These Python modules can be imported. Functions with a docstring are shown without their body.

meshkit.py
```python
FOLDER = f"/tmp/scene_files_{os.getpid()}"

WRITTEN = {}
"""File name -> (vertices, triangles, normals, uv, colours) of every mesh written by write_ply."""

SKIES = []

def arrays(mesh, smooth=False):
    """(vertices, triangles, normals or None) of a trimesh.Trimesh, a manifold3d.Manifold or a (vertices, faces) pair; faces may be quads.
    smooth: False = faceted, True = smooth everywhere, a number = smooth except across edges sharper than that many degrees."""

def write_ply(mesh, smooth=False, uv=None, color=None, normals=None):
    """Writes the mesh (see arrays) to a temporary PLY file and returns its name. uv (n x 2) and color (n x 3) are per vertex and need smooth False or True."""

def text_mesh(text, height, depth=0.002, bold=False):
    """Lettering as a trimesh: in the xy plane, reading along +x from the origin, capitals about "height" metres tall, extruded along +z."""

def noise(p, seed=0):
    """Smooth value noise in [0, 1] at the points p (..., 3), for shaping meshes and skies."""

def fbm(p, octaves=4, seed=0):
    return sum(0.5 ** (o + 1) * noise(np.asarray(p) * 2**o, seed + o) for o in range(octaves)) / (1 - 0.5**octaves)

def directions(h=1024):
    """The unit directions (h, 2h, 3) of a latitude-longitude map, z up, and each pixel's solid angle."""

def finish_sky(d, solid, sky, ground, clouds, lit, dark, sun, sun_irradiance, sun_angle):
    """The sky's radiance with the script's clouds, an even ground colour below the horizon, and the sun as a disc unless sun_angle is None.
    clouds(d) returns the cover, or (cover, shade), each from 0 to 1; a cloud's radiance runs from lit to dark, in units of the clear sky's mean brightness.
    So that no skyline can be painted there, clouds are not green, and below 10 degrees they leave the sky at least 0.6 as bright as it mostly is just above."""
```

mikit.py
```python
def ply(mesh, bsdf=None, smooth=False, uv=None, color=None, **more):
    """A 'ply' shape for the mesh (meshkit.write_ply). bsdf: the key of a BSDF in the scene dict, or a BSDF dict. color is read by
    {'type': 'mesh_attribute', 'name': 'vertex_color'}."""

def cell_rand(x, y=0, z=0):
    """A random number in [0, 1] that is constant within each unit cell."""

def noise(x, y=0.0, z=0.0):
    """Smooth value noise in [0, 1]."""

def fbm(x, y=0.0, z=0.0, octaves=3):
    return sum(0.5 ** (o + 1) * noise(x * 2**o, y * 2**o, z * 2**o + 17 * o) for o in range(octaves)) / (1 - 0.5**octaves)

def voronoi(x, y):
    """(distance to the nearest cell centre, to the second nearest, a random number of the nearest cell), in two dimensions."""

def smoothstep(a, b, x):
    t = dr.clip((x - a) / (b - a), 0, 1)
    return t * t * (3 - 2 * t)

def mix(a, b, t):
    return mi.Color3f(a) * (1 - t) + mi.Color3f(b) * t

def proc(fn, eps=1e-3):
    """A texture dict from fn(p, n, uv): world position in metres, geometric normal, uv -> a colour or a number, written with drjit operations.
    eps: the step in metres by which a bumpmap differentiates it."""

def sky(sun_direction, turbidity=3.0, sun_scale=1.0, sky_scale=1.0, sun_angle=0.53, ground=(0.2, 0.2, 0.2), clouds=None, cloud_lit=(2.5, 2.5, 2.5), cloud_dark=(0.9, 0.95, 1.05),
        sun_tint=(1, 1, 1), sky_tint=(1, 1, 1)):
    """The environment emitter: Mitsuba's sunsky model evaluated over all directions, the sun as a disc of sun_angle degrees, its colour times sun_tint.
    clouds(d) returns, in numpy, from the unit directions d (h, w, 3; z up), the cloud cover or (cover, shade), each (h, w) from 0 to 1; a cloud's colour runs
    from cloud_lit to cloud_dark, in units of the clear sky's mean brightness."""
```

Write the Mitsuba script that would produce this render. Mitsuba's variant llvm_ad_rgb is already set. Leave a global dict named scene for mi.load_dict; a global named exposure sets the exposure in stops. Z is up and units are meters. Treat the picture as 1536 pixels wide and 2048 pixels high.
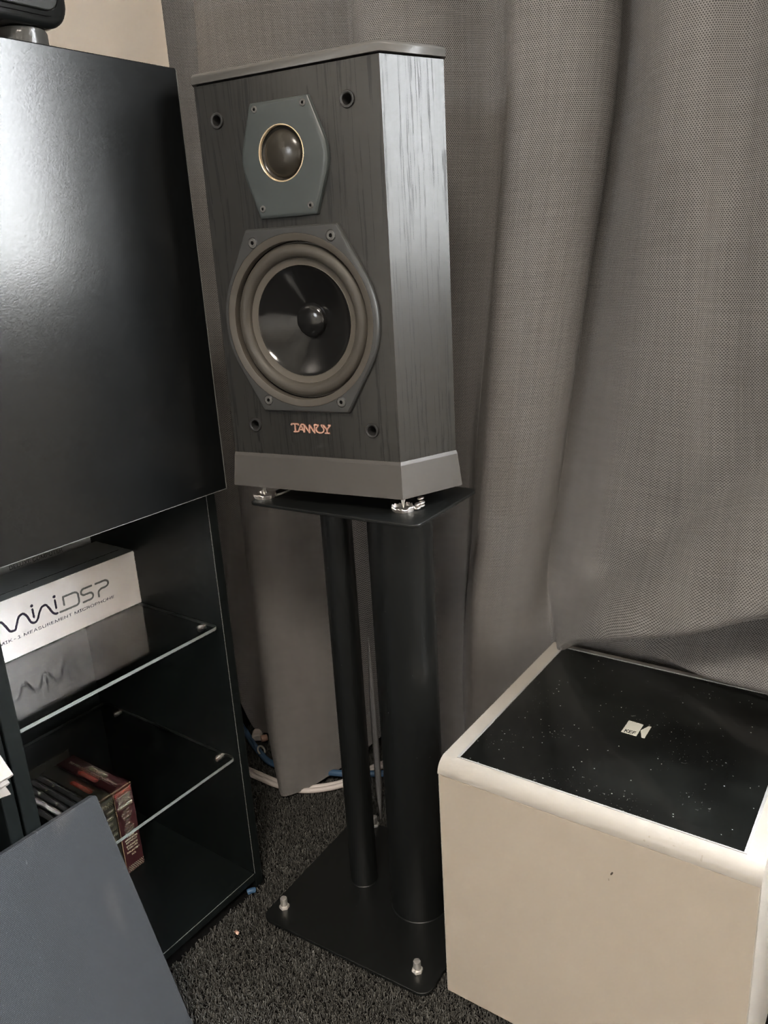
import math, random
import numpy as np, trimesh, manifold3d as m3, drjit as dr, mitsuba as mi
import shapely.geometry as sg
from shapely import affinity
from shapely.ops import unary_union
from scipy.interpolate import PchipInterpolator
from scipy.ndimage import gaussian_filter
import mikit, meshkit
from mikit import proc, noise, fbm, voronoi, cell_rand, smoothstep, mix
T = mi.ScalarTransform4f
rng = np.random.default_rng(7)
random.seed(7)

# ---------------------------------------------------------------- camera, sky, exposure
yaw, pitch, roll = np.radians([36.4985, 17.5958, -3.4481])
F = np.array([math.cos(yaw)*math.cos(pitch), math.sin(yaw)*math.cos(pitch), -math.sin(pitch)])
R0 = np.array([math.sin(yaw), -math.cos(yaw), 0.0])
U0 = np.cross(R0, F)
UP = -R0*math.sin(roll) + U0*math.cos(roll)
EYE = np.array([0.0, 0.0, 0.9])
scene, labels = {}, {}
scene['camera'] = {'type': 'perspective', 'fov': math.degrees(2*math.atan(768/1616.65)), 'fov_axis': 'x',
                   'near_clip': 0.02, 'far_clip': 100.0,
                   'to_world': T().look_at(origin=EYE.tolist(), target=(EYE+F).tolist(), up=UP.tolist())}

def cloud_cover(d):
    n = meshkit.fbm(d*np.array([3.0, 3.0, 6.0]) + 11.3, 4)
    away = 0.5 - 0.5*(d @ SUN)          # the veiled sun brightens its side of the overcast
    return np.clip(0.85 + 0.4*(n-0.5), 0, 1), np.clip(1.15*away + 0.5*(n-0.5), 0, 1)
SUN = np.array([0.80, -0.30, 0.52]); SUN /= np.linalg.norm(SUN)
scene['sky'] = mikit.sky(SUN, turbidity=4.0, sun_scale=0.0, sky_scale=1.0, ground=(0.12, 0.12, 0.11),
                         clouds=cloud_cover, cloud_lit=(5.2, 5.3, 5.42), cloud_dark=(1.45, 1.42, 1.38))
exposure = 7.15
LAMP_POS, LAMP_SIZE, LAMP_RGB = (-0.90, -0.45, 2.45), 0.60, (0.350, 0.312, 0.271)     # ceiling panel lamp

# ---------------------------------------------------------------- helpers
def lab(key, text, cat=None, group=None, kind=None):
    d = {}
    if text: d['label'] = text
    if cat: d['category'] = cat
    if group: d['group'] = group
    if kind: d['kind'] = kind
    labels[key] = d
def S(key, mesh, mat, smooth=False, uv=None, **more):
    k, i = key, 1
    while k in scene:
        k = f'{key}_{i:03d}'; i += 1
    scene[k] = mikit.ply(mesh, mat, smooth, uv=uv, **more)
    return k
def box(x0, x1, y0, y1, z0, z1, bev=0.0):
    e = np.array([x1-x0, y1-y0, z1-z0]); c = np.array([x1+x0, y1+y0, z1+z0])/2
    if bev <= 0:
        m = trimesh.creation.box(e)
    else:
        pts = [[sx*(e[0]/2-bx), sy*(e[1]/2-by), sz*(e[2]/2-bz)]
               for sx in (-1, 1) for sy in (-1, 1) for sz in (-1, 1)
               for bx, by, bz in ((0, bev, bev), (bev, 0, bev), (bev, bev, 0))]
        m = trimesh.convex.convex_hull(np.array(pts))
    m.apply_translation(c)
    return m
def cat(ms): return trimesh.util.concatenate(ms)
def frame(o, ex, ey, ez):
    M = np.eye(4); M[:3, 0] = ex; M[:3, 1] = ey; M[:3, 2] = ez; M[:3, 3] = o
    return M
def extr(poly, h):
    gs = getattr(poly, 'geoms', [poly])
    return cat([trimesh.creation.extrude_polygon(g, h, engine='earcut') for g in gs if g.area > 0])
def bevel_plate(poly, h, b, steps=3, bottom=False):
    """polygon plate from z=0 to h with a rounded top edge of radius b (convex outlines)"""
    ls = [(0.0, 0.0)] if not bottom else [(b*(1-math.cos(t)), b*(1-math.sin(t))) for t in np.linspace(0, math.pi/2, steps+1)][::-1]
    ls = ([(b*(1-math.cos(t)), b*(1-math.sin(t))) for t in np.linspace(0, math.pi/2, steps+1)][::-1] if bottom else [(0.0, 0.0)])
    up = [(b*(1-math.cos(t)), h-b+b*math.sin(t)) for t in np.linspace(0, math.pi/2, steps+1)]
    pts = []
    for inset, z in ls+up:
        q = poly.buffer(-inset, join_style=2) if inset > 0 else poly
        xy = np.array(q.exterior.coords)[:-1]
        pts.append(np.c_[xy, np.full(len(xy), z)])
    return trimesh.convex.convex_hull(np.vstack(pts))
def rrect(w, d, r, n=8):
    return sg.box(-w/2+r, -d/2+r, w/2-r, d/2-r).buffer(r, quad_segs=n)
def lathe(prof, n=64):
    """profile [(r, z)...] about z; open surface"""
    p = np.asarray(prof, float); a = np.arange(n)*2*np.pi/n
    v = np.stack([p[:, 0, None]*np.cos(a), p[:, 0, None]*np.sin(a), np.repeat(p[:, 1, None], n, 1)], -1).reshape(-1, 3)
    f = []
    for i in range(len(p)-1):
        for j in range(n):
            k = (j+1) % n
            A, B, C, D = i*n+j, i*n+k, (i+1)*n+k, (i+1)*n+j
            f += [[A, C, B], [A, D, C]]
    m = trimesh.Trimesh(v, f, process=False); m.merge_vertices()
    m.update_faces(m.nondegenerate_faces())
    return m
def tube(pts, r, sides=14, caps=True, squash=None):
    p = np.asarray(pts, float)
    t = np.gradient(p, axis=0); t /= np.linalg.norm(t, axis=1, keepdims=True)
    up = np.array([0, 0, 1.0]); a = np.cross(t, up); bad = np.linalg.norm(a, axis=1) < 1e-3
    a[bad] = np.cross(t[bad], [1.0, 0, 0]); a /= np.linalg.norm(a, axis=1, keepdims=True); b = np.cross(a, t)
    ang = np.arange(sides)*2*np.pi/sides
    rr = np.broadcast_to(r, (len(p),))[:, None, None]
    sq = squash or (1.0, 1.0)
    v = p[:, None] + rr*(sq[0]*np.cos(ang)[None, :, None]*a[:, None] + sq[1]*np.sin(ang)[None, :, None]*b[:, None])
    n = len(p); f = []
    for i in range(n-1):
        for j in range(sides):
            k = (j+1) % sides
            f += [[i*sides+j, i*sides+k, (i+1)*sides+k], [i*sides+j, (i+1)*sides+k, (i+1)*sides+j]]
    v = v.reshape(-1, 3)
    if caps:
        v = np.vstack([v, p[:1], p[-1:]]); c0, c1 = len(v)-2, len(v)-1
        for j in range(sides):
            k = (j+1) % sides
            f += [[c0, k, j], [c1, (n-1)*sides+j, (n-1)*sides+k]]
    m = trimesh.Trimesh(v, f, process=False); m.fix_normals()
    return m
def spline(pts, n=60):
    p = np.asarray(pts, float); s = np.r_[0, np.cumsum(np.linalg.norm(np.diff(p, axis=0), axis=1))]
    return PchipInterpolator(s, p)(np.linspace(0, s[-1], n))
def placed(m, M):
    m = m.copy(); m.apply_transform(M); return m
def rgb(*c): return {'type': 'rgb', 'value': list(c)}
def principled(name, base, rough, spec=0.5, metallic=0.0, bump=None, bump_scale=1.0, eps=1e-3, **k):
    b = {'type': 'principled', 'base_color': base if isinstance(base, dict) else rgb(*base),
         'roughness': rough, 'specular': spec, 'metallic': metallic, **k}
    if bump is not None:
        b = {'type': 'bumpmap', 'arbitrary': proc(bump, eps), 'scale': bump_scale, 'bsdf': b}
    scene[name] = {'type': 'twosided', 'bsdf': b}
    return name

# ---------------------------------------------------------------- materials
def leather_bump(p, n, uv):     # fine pebbled foil of the cabinet
    return fbm(p.x*700, p.y*700, p.z*700, 2)*0.000035
principled('mat_door_foil', (0.005, 0.0058, 0.0062), 0.21, 0.40, bump=leather_bump, eps=4e-4)
def panel_bump(p, n, uv): return fbm(p.x*500, p.y*500, p.z*500, 2)*0.00008
principled('mat_black_panel', (0.007, 0.0095, 0.0098), 0.38, 0.35, bump=panel_bump, eps=4e-4)
def wall_bump(p, n, uv): return fbm(p.x*130, p.y*130, p.z*130, 3)*0.0011
principled('mat_wall', (0.86, 0.80, 0.72), 0.9, 0.1, bump=wall_bump, eps=1.5e-3)
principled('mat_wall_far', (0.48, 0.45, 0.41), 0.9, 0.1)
principled('mat_ceiling', (0.62, 0.61, 0.59), 0.9, 0.1)
principled('mat_white_frame', (0.78, 0.78, 0.77), 0.35, 0.5)
scene['mat_pane'] = {'type': 'thindielectric', 'int_ior': 1.5}
principled('mat_carpet_base', (0.006, 0.006, 0.006), 0.95, 0.1)
scene['mat_pile'] = {'type': 'twosided', 'bsdf': {'type': 'principled', 'base_color': {'type': 'mesh_attribute', 'name': 'vertex_color'}, 'roughness': 0.75, 'specular': 0.25, 'sheen': 0.3}}

# woven curtain: uv in metres along width and height
WU, WV = 0.0028, 0.0020
def weave(uv):
    row = dr.floor(uv.y/WV)
    par = row - 2*dr.floor(row/2)
    a = (uv.x/WU + 0.5*par); a = a - dr.floor(a) - 0.5
    b = uv.y/WV; b = b - dr.floor(b) - 0.5
    return a, b
def curtain_col(p, n, uv):
    a, b = weave(uv)
    knot = 1 - smoothstep(0.50, 0.16, dr.sqrt(dr.square(a*1.05) + dr.square(b*0.92)))
    th = 0.93 + 0.14*noise(uv.x/WU*1.0, uv.y*14, 3.0) + 0.12*(noise(uv.x*18, uv.y/WV, 7.0) - 0.5)
    big = 0.96 + 0.08*fbm(uv.x*16, uv.y*9, 1.0, 2)
    c = mix((0.066, 0.063, 0.061), (0.262, 0.254, 0.247), knot)
    return c*th*big
def curtain_bump(p, n, uv):
    a, b = weave(uv)
    return -smoothstep(0.5, 0.1, dr.sqrt(dr.square(a) + dr.square(b)))*0.00025
principled('mat_curtain', proc(curtain_col), 0.9, 0.15, bump=curtain_bump, eps=3e-4, sheen=0.25)

# loudspeaker frame
SA = math.radians(-81.2679)
su = np.array([math.cos(SA), math.sin(SA), 0.0]); sv = np.array([-math.sin(SA), math.cos(SA), 0.0])
SO = np.array([0.7089, 0.4978, 0.6403])
def spk(p):
    dx, dy = p.x - SO[0], p.y - SO[1]
    return dx*su[0] + dy*su[1], dx*sv[0] + dy*sv[1], p.z - SO[2]
def ash(p, n):
    a, b, z = spk(p)
    s = a*0.9 + b*1.15          # runs round the corner
    w = 0.010*noise(s*16, z*3.6, 2.0) + 0.003*noise(s*60, z*12.0, 5.0)
    g = fbm((s+w)*420, z*9.0, 1.0, 3)
    pores = smoothstep(0.56, 0.72, g)*smoothstep(0.25, 0.5, noise((s+w)*900, z*60, 4.0))
    cath = 0.6*smoothstep(0.55, 0.95, 0.5 + 0.5*dr.sin((s + 1.3*w)*1100.0))*smoothstep(0.42, 0.62, noise(s*22 + 3.0, z*1.6, 9.0))
    return dr.clip(0.75*pores + 0.5*cath, 0, 1)
def ash_col(p, n, uv):
    return mix((0.027, 0.0265, 0.0245), (0.008, 0.008, 0.008), ash(p, n))
def ash_rough(p, n, uv): return 0.29 + 0.17*ash(p, n)
def ash_bump(p, n, uv): return -0.000010*ash(p, n) + 0.000008*noise(p.x*900, p.y*900, p.z*60)
principled('mat_black_ash', proc(ash_col), proc(ash_rough), 0.5, bump=ash_bump, eps=4e-4)
principled('mat_plinth', (0.075, 0.070, 0.064), 0.42, 0.5)
principled('mat_cap', (0.105, 0.102, 0.096), 0.38, 0.5)
def grey_bump(p, n, uv): return 0.00003*noise(p.x*1800, p.y*1800, p.z*1800)
principled('mat_driver_frame', (0.050, 0.051, 0.050), 0.40, 0.5, bump=grey_bump, eps=2e-4)
principled('mat_tweeter_plate', (0.058, 0.068, 0.068), 0.36, 0.5, bump=grey_bump, eps=2e-4)
principled('mat_gold', (0.72, 0.58, 0.40), 0.35, 0.5, metallic=0.35)
principled('mat_dome', (0.035, 0.031, 0.025), 0.21, 0.5, sheen=0.3)
principled('mat_rubber', (0.070, 0.063, 0.053), 0.48, 0.45)
principled('mat_rubber_flat', (0.105, 0.094, 0.079), 0.6, 0.35)
principled('mat_gasket', (0.085, 0.076, 0.064), 0.5, 0.4)
principled('mat_cone', (0.010, 0.010, 0.010), 0.13, 0.6)
principled('mat_black_void', (0.004, 0.004, 0.004), 0.8, 0.1)
principled('mat_socket', (0.030, 0.030, 0.030), 0.35, 0.5)
principled('mat_screw', (0.13, 0.13, 0.125), 0.35, 0.5, metallic=0.2)
principled('mat_copper', (0.66, 0.42, 0.33), 0.40, 0.5, metallic=0.25)
principled('mat_copper_edge', (0.22, 0.07, 0.04), 0.5, 0.4)
def stand_col(p, n, uv):
    sp = smoothstep(0.95, 0.98, noise(p.x*260, p.y*210, p.z*210))*smoothstep(0.5, 0.7, noise(p.x*31, p.y*31, p.z*17))
    return mix((0.0075, 0.0086, 0.0086), (0.08, 0.08, 0.076), sp)
def stand_bump(p, n, uv): return 0.00004*noise(p.x*900, p.y*900, p.z*900)
principled('mat_stand', proc(stand_col), 0.34, 0.5, bump=stand_bump, eps=3e-4)
principled('mat_chrome', (0.74, 0.72, 0.68), 0.18, 0.5, metallic=0.7)
principled('mat_dull_steel', (0.62, 0.60, 0.57), 0.30, 0.5, metallic=0.35)
principled('mat_foil', (0.80, 0.76, 0.72), 0.30, 0.5, metallic=0.85)
# subwoofer
def enamel_col(p, n, uv):
    m = smoothstep(0.86, 0.90, noise(p.x*260, p.y*260, p.z*260))*smoothstep(0.78, 0.82, noise(p.x*24, p.y*24, p.z*24))
    return mix((0.42, 0.392, 0.350), (0.30, 0.26, 0.20), 0.5*m)
principled('mat_sub_white', proc(enamel_col), 0.30, 0.5)
def subfront_col(p, n, uv):
    m = 0.97 + 0.05*fbm(p.y*14, p.z*14, 3.0, 3)
    nick = smoothstep(1.0, 0.6, dr.square((p.y-0.2308 + 0.4*(p.z-0.2849))/0.0012) + dr.square((p.z-0.2849)/0.0026))
    scuff = 0.3*smoothstep(1.0, 0.3, dr.square((p.y-0.2337)/0.0009) + dr.square((p.z-0.2760)/0.0022))
    return mix((0.45*m, 0.395*m, 0.325*m), (0.07, 0.055, 0.045), dr.clip(nick + scuff, 0, 1))
principled('mat_sub_front', proc(subfront_col), 0.42, 0.4)
def glass_specks(p):
    k = smoothstep(0.92, 0.97, noise(p.x*520, p.y*520, 1.0))*smoothstep(0.52, 0.72, noise(p.x*23 + 4, p.y*23, 2.0))
    v1, v2, r = voronoi(p.x*95, p.y*95)
    d = smoothstep(0.085, 0.03, v1)*smoothstep(0.93, 0.95, r)
    v3, v4, r2 = voronoi(p.x*240 + 7, p.y*150)
    d2 = smoothstep(0.10, 0.04, v3)*smoothstep(0.985, 0.99, r2)
    return dr.clip(0.30*k + 0.8*d + d2, 0, 1)
def sub_glass_col(p, n, uv):
    film = smoothstep(0.35, 0.75, fbm(p.x*9, p.y*9, 5.0, 3))
    return mix(mix((0.0045, 0.0050, 0.0046), (0.013, 0.0145, 0.0135), film), (0.42, 0.45, 0.43), glass_specks(p))
def sub_glass_rough(p, n, uv): return 0.05 + 0.5*glass_specks(p)
principled('mat_sub_glass', proc(sub_glass_col), proc(sub_glass_rough), 0.5)
principled('mat_sub_trim', (0.36, 0.36, 0.36), 0.35, 0.5)
principled('mat_logo_silver', (0.62, 0.62, 0.56), 0.4, 0.5)
principled('mat_print_dark', (0.02, 0.02, 0.02), 0.5, 0.4)
# grille cloth
GO = np.array([0.4369, 0.7646, 0.3209]); GL = math.atan2(0.1137, 0.2799)
gd = np.array([0.0, -math.sin(GL), -math.cos(GL)]); gn = np.array([0.0, -math.cos(GL), math.sin(GL)])
def grille_uv(p): return p.x - GO[0], (p.y-GO[1])*gd[1] + (p.z-GO[2])*gd[2]
def grille_w(a, b):
    return (0.5+0.5*dr.sin(a*2*math.pi/0.00150 + b*900))*(0.5+0.5*dr.sin(b*2*math.pi/0.0017))
def grille_col(p, n, uv):
    a, b = grille_uv(p)
    w = grille_w(a, b)
    lint = smoothstep(0.93, 0.985, noise(a*900, b*300, 1.0))
    wipe = smoothstep(0.50, 0.75, fbm(a*90 + b*14, b*9, 3.0, 3))*smoothstep(0.40, 0.62, noise(a*17 + 2.2, b*13 + 0.4, 6.0))
    c = mix((0.028, 0.032, 0.037), (0.092, 0.101, 0.113), w)
    c = mix(c, (0.17, 0.165, 0.165), 0.7*wipe*w)
    return mix(c, (0.20, 0.21, 0.22), 0.25*lint)
def grille_bump(p, n, uv):
    a, b = grille_uv(p); return 0.0003*grille_w(a, b)
principled('mat_grille_cloth', proc(grille_col), 0.85, 0.2, bump=grille_bump, eps=2.5e-4, sheen=0.3)
principled('mat_ground_glass', (0.20, 0.225, 0.215), 0.5, 0.5)
scene['mat_shelf_glass'] = {'type': 'dielectric', 'int_ior': 1.52, 'ext_ior': 1.0}
principled('mat_card_white', (0.90, 0.88, 0.86), 0.45, 0.4)
principled('mat_card_grey', (0.26, 0.29, 0.295), 0.35, 0.5)
principled('mat_ink_navy', (0.022, 0.016, 0.035), 0.5, 0.3)
principled('mat_ink_grey', (0.16, 0.165, 0.16), 0.5, 0.3)
principled('mat_card_pale', (0.30, 0.31, 0.31), 0.5, 0.4)
principled('mat_maroon', (0.062, 0.020, 0.023), 0.25, 0.5)
principled('mat_box_black', (0.030, 0.029, 0.022), 0.22, 0.5)
principled('mat_label_red', (0.50, 0.08, 0.06), 0.35, 0.4)
principled('mat_label_cream', (0.80, 0.80, 0.64), 0.4, 0.4)
principled('mat_box_edge', (0.50, 0.38, 0.25), 0.6, 0.3)
principled('mat_case_plastic', (0.11, 0.11, 0.102), 0.25, 0.5)
principled('mat_case_black', (0.008, 0.008, 0.008), 0.25, 0.5)
principled('mat_paper', (0.40, 0.375, 0.35), 0.7, 0.2)
principled('mat_blue_cable', (0.055, 0.125, 0.235), 0.4, 0.5)
principled('mat_white_cable', (0.78, 0.72, 0.69), 0.4, 0.5)
principled('mat_gloss_black', (0.008, 0.009, 0.009), 0.10, 0.55)
def vinyl_bump(p, n, uv): return 0.00016*fbm(p.x*650, p.y*650, p.z*650, 2)
principled('mat_vinyl', (0.022, 0.024, 0.022), 0.5, 0.3, bump=vinyl_bump, eps=3e-4)
def puck_bump(p, n, uv): return 0.0006*fbm(p.x*300, p.y*300, p.z*300, 2)
principled('mat_puck', (0.05, 0.05, 0.047), 0.22, 0.6, bump=puck_bump, eps=5e-4)
principled('mat_puck_dark', (0.02, 0.02, 0.02), 0.3, 0.5)

# ---------------------------------------------------------------- the room
X0, X1, Y0, Y1, ZC = -2.9, 1.13, -2.7, 1.25, 2.45
WY0, WY1, WZ0, WZ1 = -1.75, -0.02, 0.86, 2.12
S('floor', box(X0-.1, X1+.1, Y0-.1, Y1+.1, -0.06, 0.0), 'mat_carpet_base'); lab('floor', None, kind='structure')
S('wall_back', box(X0-.1, X1+.1, Y1, Y1+.1, 0, ZC), 'mat_wall'); lab('wall_back', 'cream textured wall behind the black cabinet', kind='structure')
S('wall_front', box(X0-.1, X1+.1, Y0-.1, Y0, 0, ZC), 'mat_wall'); lab('wall_front', None, kind='structure')
W2 = (.15, .90, 1.25, 1.95)
wl = m3.Manifold.cube([.12, Y1-Y0, ZC]).translate([X0-.12, Y0, 0]) - m3.Manifold.cube([.4, W2[1]-W2[0], W2[3]-W2[2]]).translate([X0-.3, W2[0], W2[2]])
S('wall_left', wl, 'mat_wall_far'); lab('wall_left', None, kind='structure')
wr = m3.Manifold.cube([.12, Y1-Y0, ZC]).translate([X1, Y0, 0]) - m3.Manifold.cube([.4, WY1-WY0, WZ1-WZ0]).translate([X1-.1, WY0, WZ0])
S('wall_right', wr, 'mat_wall'); lab('wall_right', None, kind='structure')
S('ceiling', box(X0-.1, X1+.2, Y0-.1, Y1+.1, ZC, ZC+.1), 'mat_ceiling'); lab('ceiling', None, kind='structure')
fr = m3.Manifold()
fy = (WY0, (WY0+WY1)/2-.03, WY1-.06)
fm = [box(X1+.03, X1+.09, y, y+.06, WZ0, WZ1, .004) for y in fy] + [box(X1+.03, X1+.09, WY0+.06, WY1-.06, z, z+.06, .004) for z in (WZ0, WZ1-.06)]
S('window_1__frame', cat(fm), 'mat_white_frame')
S('window_1__pane', cat([trimesh.Trimesh([[X1+.06, a, WZ0+.06], [X1+.06, b, WZ0+.06], [X1+.06, b, WZ1-.06], [X1+.06, a, WZ1-.06]], [[0, 1, 2], [0, 2, 3]]) for a, b in ((WY0+.06, fy[1]), (fy[1]+.06, WY1-.06))]), 'mat_pane')
S('window_1__sill', box(X1-.06, X1+.03, WY0-.04, WY1+.04, WZ0-.03, WZ0, .005), 'mat_white_frame')
lab('window_1', 'white framed window beyond the curtain', kind='structure')
mid = (W2[0]+W2[1])/2
S('window_2__frame', cat([box(X0-.09, X0-.03, y, y+.06, W2[2], W2[3], .004) for y in (W2[0], mid-.03, W2[1]-.06)] + [box(X0-.09, X0-.03, W2[0]+.06, W2[1]-.06, z, z+.06, .004) for z in (W2[2], W2[3]-.06)]), 'mat_white_frame')
S('window_2__pane', cat([trimesh.Trimesh([[X0-.06, a, W2[2]+.06], [X0-.06, b, W2[2]+.06], [X0-.06, b, W2[3]-.06], [X0-.06, a, W2[3]-.06]], [[0, 1, 2], [0, 2, 3]]) for a, b in ((W2[0]+.06, mid-.03), (mid+.03, W2[1]-.06))]), 'mat_pane')
lab('window_2', 'white framed window in the wall facing the curtain', kind='structure')
S('baseboard_right', box(X1-.015, X1, Y0, Y1, 0, .07, .003), 'mat_white_frame'); lab('baseboard_right', None, kind='structure')

# ceiling lamp above and behind the camera
lx_, ly_, lz_ = LAMP_POS; lh = LAMP_SIZE/2
S('ceiling_lamp__housing', cat([box(lx_-lh-.02, lx_+lh+.02, ly_-lh-.02, ly_+lh+.02, lz_-.012, lz_, .002), box(lx_-lh-.02, lx_-lh, ly_-lh-.02, ly_+lh+.02, lz_-.03, lz_-.010), box(lx_+lh, lx_+lh+.02, ly_-lh-.02, ly_+lh+.02, lz_-.03, lz_-.010), box(lx_-lh, lx_+lh, ly_-lh-.02, ly_-lh, lz_-.03, lz_-.010), box(lx_-lh, lx_+lh, ly_+lh, ly_+lh+.02, lz_-.03, lz_-.010)]), 'mat_white_frame')
S('ceiling_lamp__diffuser', trimesh.Trimesh([[lx_-lh, ly_-lh, lz_-.02], [lx_-lh, ly_+lh, lz_-.02], [lx_+lh, ly_+lh, lz_-.02], [lx_+lh, ly_-lh, lz_-.02]], [[0, 1, 2], [0, 2, 3]]), 'mat_white_frame', emitter={'type': 'area', 'radiance': rgb(*LAMP_RGB)})
lab('ceiling_lamp', 'square white panel lamp on the ceiling', 'lamp')

# carpet pile: curled tufts, one mesh
def build_pile():
    pitch = 0.0037
    xs, ys = np.meshgrid(np.arange(0.30, 1.08, pitch), np.arange(0.12, 1.10, pitch))
    x = (xs + rng.uniform(-.4, .4, xs.shape)*pitch).ravel(); y = (ys + rng.uniform(-.4, .4, xs.shape)*pitch).ravel()
    keep = ~((y > 0.770) & (x < 0.690)) & ~((x > 0.70) & (x < 1.0) & (y > 0.10) & (y < 0.42)) & (x > 0.28 + 0*y)
    x, y = x[keep], y[keep]
    V, Fc, C = [], [], []
    base = 0
    n = len(x)
    clump = meshkit.noise(np.c_[x*75, y*75, 0*x], 3)
    for s in range(4):
        ang = rng.uniform(0, 2*np.pi, n); lean = rng.uniform(0.2, 1.0, n)*0.0060
        h = rng.uniform(0.0030, 0.0085, n)*(0.72 + 0.42*clump)
        w = rng.uniform(0.00035, 0.00075, n)
        dx, dy = np.cos(ang), np.sin(ang); px, py = -dy*w/1.0, dx*w
        ox, oy = x + rng.uniform(-1, 1, n)*.0020, y + rng.uniform(-1, 1, n)*.0020
        tone = rng.uniform(0.35, 1.0, n)**1.6
        col = np.c_[0.135*tone + .010, 0.134*tone + .010, 0.124*tone + .009]
        lev = [(0.0, 0.0, 1.0), (0.40, 0.70, 1.1), (0.85, 1.0, 0.9), (1.0, 0.70, 0.6)]
        rows = []
        for l, hh, ww in lev:
            cx, cy = ox + dx*lean*l, oy + dy*lean*l
            rows += [np.c_[cx - px*ww, cy - py*ww, h*hh], np.c_[cx + px*ww, cy + py*ww, h*hh]]
        v = np.stack(rows, 1).reshape(-1, 3)
        idx = base + np.arange(n)[:, None]*8
        for k in range(3):
            Fc.append(np.hstack([idx+2*k, idx+2*k+1, idx+2*k+3])); Fc.append(np.hstack([idx+2*k, idx+2*k+3, idx+2*k+2]))
        V.append(v); C.append(np.repeat(col, 8, 0)); base += len(v)
    return np.vstack(V), np.vstack(Fc), np.vstack(C)
pv, pf, pc = build_pile()
scene['carpet_pile'] = mikit.ply((pv, pf), 'mat_pile', False, color=pc)
lab('carpet_pile', 'short curly black carpet pile between the stand, cabinet and subwoofer', 'carpet', kind='stuff')

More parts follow.
